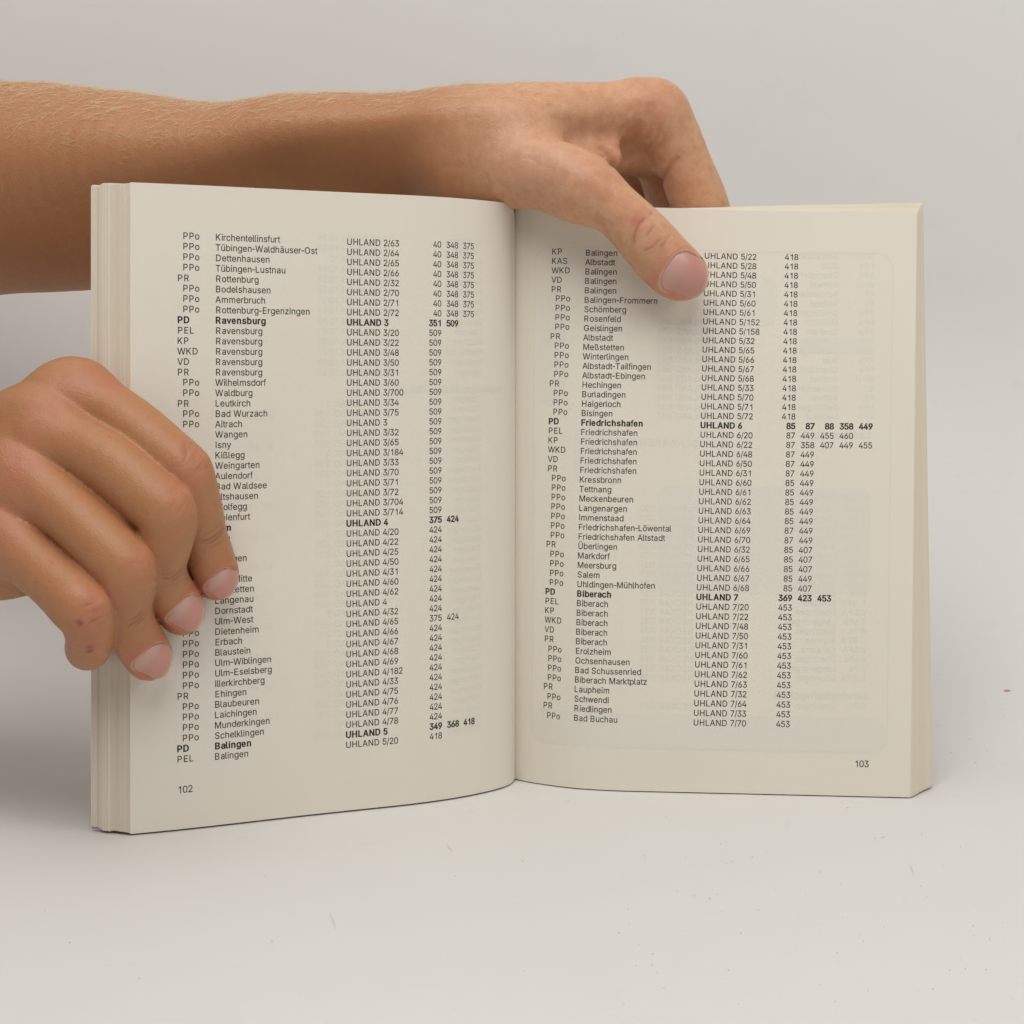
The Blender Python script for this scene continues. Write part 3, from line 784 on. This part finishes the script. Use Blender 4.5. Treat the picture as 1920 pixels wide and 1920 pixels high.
def px_r(px, Z): return px*Z/FPX
def FT(fld, rows, k, **kw):
    """rows: (px, py, Z, radius px[, second radius px])"""
    fld.tube([(P(x, y, Z), px_r(r, Z), *(px_r(q, Z) for q in rest)) for x, y, Z, r, *rest in rows], k, **kw)

# ---- the hand at the left page edge (a right hand seen from its back)
def gripping_hand():
    lo, hi = np.array([-.330, -.125, .030]), np.array([-.080, .02, .175]); vox = .0008
    H = Field(lo, hi, vox); Fg = Field(lo, hi, vox)
    # metacarpals and palm
    FT(H, [(-640, 980, .600, 150), (-430, 965, .592, 145), (-200, 905, .577, 120), (0, 826, .567, 76), (145, 740, .562, 63)], .010)
    FT(H, [(-430, 965, .590, 140), (-180, 900, .572, 105), (80, 806, .555, 66)], .012)
    FT(H, [(-430, 975, .590, 140), (-180, 940, .568, 110), (34, 898, .550, 66)], .012)
    FT(H, [(-430, 990, .592, 130), (-180, 985, .570, 100), (14, 1005, .547, 62)], .012)
    FT(H, [(-430, 1010, .596, 110), (-200, 1020, .578, 100), (-20, 1042, .566, 84), (30, 1048, .562, 72)], .012)   # heel of the hand
    FT(H, [(-300, 900, .590, 120), (-80, 880, .585, 95), (70, 850, .578, 80)], .010)                               # palm flesh
    FT(H, [(60, 960, .560, 60), (180, 902, .549, 32), (245, 972, .5455, 33), (266, 998, .5455, 26)], .006)    # flesh between the fingers
    FT(H, [(40, 1010, .556, 55), (150, 1010, .551, 26), (205, 1062, .5505, 22)], .006)
    # thumb behind the leaves
    FT(H, [(-330, 880, .600, 95), (-170, 850, .612, 85), (-20, 835, .616, 66), (100, 838, .609, 58), (200, 850, .600, 54), (250, 856, .5965, 46)], .008)
    # fingers
    FT(Fg, [(120, 738, .563, 58), (160, 748, .560, 56), (241, 797, .552, 56), (311, 851, .546, 52), (346, 884, .5445, 51), (361, 920, .546, 48), (371, 960, .549, 47), (381, 1005, .5535, 45), (393, 1045, .557, 46), (402, 1072, .5595, 45), (405, 1082, .5602, 43)], .0008, sub=3)
    FT(Fg, [(60, 795, .556, 60), (120, 822, .551, 60), (205, 866, .543, 58), (285, 935, .5375, 58), (313, 967, .5365, 57), (310, 1010, .539, 53), (300, 1055, .543, 50), (307, 1090, .547, 47), (326, 1122, .5515, 46), (338, 1142, .5545, 45), (341, 1148, .555, 43)], .0008, sub=3)
    FT(Fg, [(20, 890, .550, 60), (70, 912, .546, 59), (135, 965, .539, 56), (210, 1038, .533, 57), (238, 1070, .5318, 56), (238, 1105, .5345, 52), (235, 1140, .539, 49), (245, 1175, .5435, 48), (264, 1208, .5485, 47), (277, 1228, .551, 46), (279, 1233, .5515, 43)], .0008, sub=3)
    FT(Fg, [(0, 1000, .547, 57), (50, 1040, .541, 57), (105, 1090, .534, 54), (145, 1130, .529, 57), (160, 1148, .5285, 54), (167, 1176, .531, 48), (168, 1202, .537, 44), (165, 1213, .545, 43), (165, 1217, .553, 40)], .0008, sub=3)
    H.join(Fg, .0075)
    p, f = H.mesh(); p = smooth(p, f, 4)
    p, f = subdivide(p, f); p = smooth(p, f, 3)
    # keep the end of the wrist (out of frame) simple
    sc = Sculpt(p, f); S = sc.stroke
    # knuckles, tendons, hollows between the metacarpal heads
    S([(118, 705), (160, 712)], 9, 1.3); S([(70, 770), (96, 780)], 8, 1.3); S([(30, 862), (50, 872)], 8, 1.2); S([(10, 960), (26, 972)], 8, 1.0)
    S([(40, 800), (5, 815)], 7, -1.0); S([(0, 905), (20, 925)], 6, -1.0); S([(120, 765), (140, 780)], 6, -1.0)
    S([(62, 745), (20, 752), (0, 756)], 4, .6)
    # middle joints: rounded caps
    S([(350, 850), (378, 880)], 6, .6); S([(325, 920), (348, 945)], 6, .8); S([(255, 1028), (280, 1055)], 6, .7); S([(175, 1105), (200, 1140)], 6, .6)
    for q in ((384, 860), (352, 930), (280, 1040), (200, 1128)): S([q], 3.6, .7)
    # creases at the joints
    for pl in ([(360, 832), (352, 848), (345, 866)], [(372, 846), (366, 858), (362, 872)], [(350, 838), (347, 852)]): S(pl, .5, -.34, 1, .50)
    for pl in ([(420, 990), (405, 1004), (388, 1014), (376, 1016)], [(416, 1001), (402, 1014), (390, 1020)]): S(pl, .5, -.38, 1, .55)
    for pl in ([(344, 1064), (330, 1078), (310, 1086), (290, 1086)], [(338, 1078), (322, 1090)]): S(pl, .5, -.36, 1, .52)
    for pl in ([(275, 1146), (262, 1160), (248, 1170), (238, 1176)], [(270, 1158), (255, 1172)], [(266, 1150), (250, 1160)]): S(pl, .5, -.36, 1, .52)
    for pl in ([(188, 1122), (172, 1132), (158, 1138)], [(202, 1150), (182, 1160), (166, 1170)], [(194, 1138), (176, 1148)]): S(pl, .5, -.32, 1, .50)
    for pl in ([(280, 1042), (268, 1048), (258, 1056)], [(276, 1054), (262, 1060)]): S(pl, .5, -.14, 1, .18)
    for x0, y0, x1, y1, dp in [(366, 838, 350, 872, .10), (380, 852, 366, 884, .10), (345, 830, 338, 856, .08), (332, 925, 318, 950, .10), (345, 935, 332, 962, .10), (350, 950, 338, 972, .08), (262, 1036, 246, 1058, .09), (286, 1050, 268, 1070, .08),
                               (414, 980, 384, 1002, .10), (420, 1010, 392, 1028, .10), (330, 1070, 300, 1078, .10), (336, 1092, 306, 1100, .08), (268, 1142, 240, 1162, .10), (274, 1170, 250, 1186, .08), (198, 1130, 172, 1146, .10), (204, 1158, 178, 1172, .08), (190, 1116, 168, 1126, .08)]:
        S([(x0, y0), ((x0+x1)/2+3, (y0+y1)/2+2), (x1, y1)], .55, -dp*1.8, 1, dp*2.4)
    # colour of the skin: redder knuckles and tips, two grazes, small spots
    for q, wd, a in [((150, 712), 9, .35), ((215, 715), 6, .5), ((86, 765), 7, .40), ((35, 865), 8, .55), ((12, 975), 9, .45), ((330, 910), 6, .4), ((270, 1048), 6, .3), ((180, 1128), 8, .4), ((365, 855), 6, .35),
                     ((350, 1185), 7, .35), ((285, 1268), 7, .5), ((255, 1230), 5, .45), ((405, 1120), 7, .4), ((385, 1095), 6, .35), ((325, 1165), 5, .35), ((170, 1210), 8, .3)]: sc.tint([q], wd, 0, a*1.15)
    for q, wd, a in [((148, 1166), .9, .8), ((152, 1170), .8, .7), ((168, 1213), 1.0, .9), ((166, 1222), .9, .9), ((171, 1219), .8, .8), ((98, 1056), .6, .5), ((95, 1052), .5, .4), ((68, 1091), .35, .7), ((206, 819), .5, .35)]:
        sc.tint([q], wd, 1, a); sc.tint([q], wd*2.2, 0, .5)
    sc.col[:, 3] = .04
    nails = []
    nail(sc, (397, 1084), (439, 1104), 65, nails); nail(sc, (329, 1138), (378, 1161), 70, nails); nail(sc, (263, 1229), (316, 1251), 70, nails)
    return finish_hand('hand', sc, nails, 'bare hand holding the outer edge of page 102 with four bent fingers in front', 'hand')

# ---- the arm behind the book, its thumb on the other page
def reaching_arm():
    lo, hi = np.array([-.385, -.045, .095]), np.array([.105, .125, .282]); vox = .001
    H = Field(lo, hi, vox); Fg = Field(lo, hi, vox)
    prof = [(-420, 150, 585, .725, 43), (-200, 148, 575, .708, 43), (0, 156, 553, .690, 41), (83, 158, 549, .684, 40), (167, 169, 544, .679, 39), (250, 178, 534, .674, 37.5), (333, 191, 520, .670, 36), (417, 197, 500, .666, 34.5), (479, 191, 482, .663, 33),
            (542, 183, 462, .660, 32), (625, 178, 440, .657, 31), (708, 179, 422, .654, 30), (800, 174, 408, .651, 29), (880, 170, 398, .648, 28.5), (960, 170, 385, .646, 28)]
    up, lw = [], []
    for x, t, b, Z, dr in prof:
        q = .84-.24*min(1, max(0, (x-100)/450)); hgt = b-t
        up.append((P(x, t+hgt*q/2, Z), dr*.001, px_r(hgt*q/2, Z)))
        lw.append((P(x, b-hgt*.30, Z+.30*(1-q)*dr*.001+.004), dr*.001*(.60+.35*q-.15), px_r(hgt*.30, Z)))
    H.tube(up, 0, sub=3); H.tube(lw, .016, sub=3)
    # metacarpals
    FT(H, [(860, 272, .640, 92), (960, 238, .640, 66), (1100, 212, .643, 56), (1226, 208, .647, 55)], .010)
    FT(H, [(900, 265, .655, 90), (1060, 215, .662, 58), (1215, 212, .666, 52)], .010)
    FT(H, [(900, 270, .668, 85), (1060, 230, .677, 58), (1190, 232, .684, 50)], .010)
    FT(H, [(900, 285, .675, 70), (1040, 260, .689, 55), (1160, 262, .699, 48)], .010)
    FT(H, [(940, 320, .665, 85), (1080, 285, .672, 70), (1180, 275, .678, 50)], .012)      # palm
    FT(H, [(1130, 272, .655, 50), (1204, 286, .661, 45)], .005)                              # pad below the index knuckle
    FT(H, [(1085, 300, .640, 52), (1140, 292, .640, 30)], .005)                              # first web
    # thumb ball and thumb
    FT(H, [(880, 296, .642, 88), (960, 314, .629, 78), (1040, 328, .6185, 63), (1090, 352, .6145, 60)], .009)
    T = Field(lo, hi, vox)
    FT(T, [(1060, 341, .6165, 61), (1116, 366, .6125, 55), (1164, 401, .6110, 50), (1210, 448, .6115, 54), (1248, 490, .6140, 55), (1270, 510, .6158, 53), (1281, 516, .6163, 48)], .0008, sub=4)
    H.join(T, .007)
    # fingers reaching down behind the leaves
    FT(Fg, [(1200, 208, .647, 57), (1232, 213, .648, 56), (1258, 250, .650, 53), (1284, 310, .653, 51), (1313, 385, .656, 53), (1326, 440, .6580, 48), (1322, 520, .6575, 44), (1312, 590, .6555, 40), (1308, 625, .6545, 34)], .0008)
    FT(Fg, [(1200, 218, .667, 52), (1232, 260, .669, 52), (1254, 340, .671, 51), (1272, 430, .672, 48), (1268, 530, .668, 44), (1255, 620, .662, 40), (1248, 660, .659, 34)], .0008)
    FT(Fg, [(1175, 238, .685, 50), (1200, 290, .686, 50), (1214, 370, .687, 48), (1222, 450, .687, 45), (1210, 540, .680, 42), (1195, 620, .668, 38), (1190, 640, .664, 34)], .0008)
    FT(Fg, [(1150, 268, .700, 46), (1168, 320, .701, 45), (1176, 390, .701, 42), (1176, 450, .699, 40), (1160, 530, .690, 37), (1145, 580, .676, 34)], .0008)
    H.join(Fg, .006)
    p, f = H.mesh(); p = smooth(p, f, 4)
    p, f = subdivide(p, f); p = smooth(p, f, 3)
    sc = Sculpt(p, f); S = sc.stroke
    # hollow between thumb and index metacarpals, tendons, wrist folds
    S([(1060, 258), (1095, 258), (1118, 272)], 9, -3.2); S([(1085, 250), (1110, 268)], 5, -1.2); S([(868, 250), (872, 300), (866, 370)], 9, -1.4); S([(1000, 300), (1060, 296), (1105, 305)], 7, 1.2); S([(900, 330), (960, 320)], 9, .8)
    S([(1186, 262), (1194, 240), (1208, 222), (1220, 205)], 1.8, -.6); S([(1175, 285), (1190, 252), (1200, 238)], 1.8, -.6)
    S([(1158, 306), (1172, 280), (1192, 246), (1206, 226)], 4.5, -1.8)
    S([(1165, 262), (1180, 230), (1195, 212)], 1.6, .6); S([(1146, 262), (1160, 290), (1156, 318)], 3.5, .9)
    S([(1122, 270), (1136, 296), (1142, 318)], 1.5, -.9)
    S([(1276, 291), (1258, 311), (1242, 334), (1236, 345)], 1.3, -1.1, 0, .15); S([(1270, 318), (1256, 338)], 3, .7); S([(1240, 298), (1250, 290)], 4, .6)
    for x0, y0, x1, y1, dp in [(1168, 248, 1200, 200, .2), (1176, 258, 1212, 208, .25), (1182, 272, 1206, 232, .35), (1150, 240, 1178, 205, .15), (1198, 270, 1222, 226, .3), (1208, 280, 1236, 238, .25), (1130, 250, 1150, 225, .15), (1222, 286, 1246, 252, .2), (1160, 225, 1200, 190, .12)]:
        S([(x0, y0), ((x0+x1)/2+4, (y0+y1)/2+2), (x1, y1)], .7, -dp*1.2, 0, dp*.35)
    S([(1240, 300), (1225, 310)], 3, .6); S([(1262, 345), (1258, 372)], 6, .8)
    for pl in ([(1208, 408), (1193, 430), (1187, 458)], [(1222, 398), (1204, 420)]): S(pl, .55, -.34, 1, .50)
    for pl in ([(1238, 448), (1222, 464), (1206, 470)], [(1226, 424), (1212, 442)], [(1256, 440), (1240, 462)]): S(pl, .5, -.30, 1, .42)
    for x0, y0, x1, y1 in [(935, 330, 945, 378), (912, 330, 918, 362), (950, 345, 962, 385), (975, 350, 985, 395), (1010, 310, 1035, 318), (985, 296, 1010, 304)]: S([(x0, y0), ((x0+x1)/2+2, (y0+y1)/2), (x1, y1)], .8, -.22, 1, .12)
    S([(1180, 400), (1210, 410)], 7, .5)
    # forearm: long tendon and hollow
    S([(560, 250), (700, 240), (850, 262)], 11, -.9); S([(500, 320), (650, 318), (800, 330)], 10, .7)
    for q, wd, a in [((1195, 412), 4, .8), ((1192, 412), 1.5, .5), ((1150, 290), 7, .45), ((1215, 215), 10, .15), ((1250, 170), 9, .25), ((1190, 250), 8, .12), ((1250, 480), 9, .25), ((1290, 555), 7, .5), ((1225, 535), 7, .35), ((1260, 340), 9, .3),
                     ((1120, 330), 12, .25), ((1020, 330), 10, .2), ((970, 300), 6, .25), ((985, 228), 6, .15)]: sc.tint([q], wd, 0, a*1.0)
    for q, wd, a in [((1020, 300), 12, .25), ((930, 300), 12, .2)]: sc.tint([q], wd, 2, a)
    pxx = project(sc.p)[:, 0]; tt = np.clip((pxx-720)/300, 0, 1); sc.col[:, 3] = (tt*tt*(3-2*tt)*.9).astype(np.float32)  # paler wrist and hand: part tan difference, part light painted into the colour
    nails = []
    nail(sc, (1249, 500), (1322, 533), 87, nails)
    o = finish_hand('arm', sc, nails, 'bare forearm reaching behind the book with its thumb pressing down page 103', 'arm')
    return o, sc
hand = gripping_hand()
arm, arm_sc = reaching_arm()

# fine blond hair on the forearm
def arm_hair():
    p, n = arm_sc.p, vnormals(arm_sc.p, arm_sc.f)
    pr = project(p)
    cand = np.nonzero((pr[:, 0] > -150) & (pr[:, 0] < 1030) & (n[:, 2] > -.2) & (n[:, 1] < .75) & (pr[:, 1] < 420))[0]
    v, f = [], []
    wgt = np.clip((n[cand, 2]+.15)/1.1, .03, 1)**1.4*np.where(pr[cand, 0] < 460, 1.0, np.clip(1-(pr[cand, 0]-460)/620, .12, 1))
    pick = rng.choice(cand, 3600, replace=False, p=wgt/wgt.sum())
    for i in pick:
        nn = n[i]; base = p[i]
        fl = np.array([.75, -.15, .30])+rng.normal(0, .28, 3); fl -= nn*(fl@nn); fl /= np.linalg.norm(fl)
        ln = rng.uniform(.003, .0085); lift = rng.uniform(.18, .55); r0 = rng.uniform(.00004, .00008)
        cen = []
        for k in range(5):
            s = k/4; cen.append(base+fl*ln*s+nn*(ln*lift*(s-.55*s*s))+np.array([0, 0, -.0008])*s*s)
        side = np.cross(fl, nn)
        b0 = len(v)
        for k, c in enumerate(cen):
            r = r0*(1-.8*k/4)
            for a in (0, 2.094, 4.189): v.append(c+side*r*math.cos(a)+nn*r*math.sin(a))
        for k in range(4):
            for a in range(3): f.append((b0+3*k+a, b0+3*k+(a+1) % 3, b0+3*k+3+(a+1) % 3, b0+3*k+3+a))
    t = NT('blond_hair'); t.b.inputs['Base Color'].default_value = (.88, .70, .44, 1); t.b.inputs['Roughness'].default_value = .35
    o = mesh_obj('arm_hair', np.array(v), f, t.m, arm); o['kind'] = 'stuff'
arm_hair()
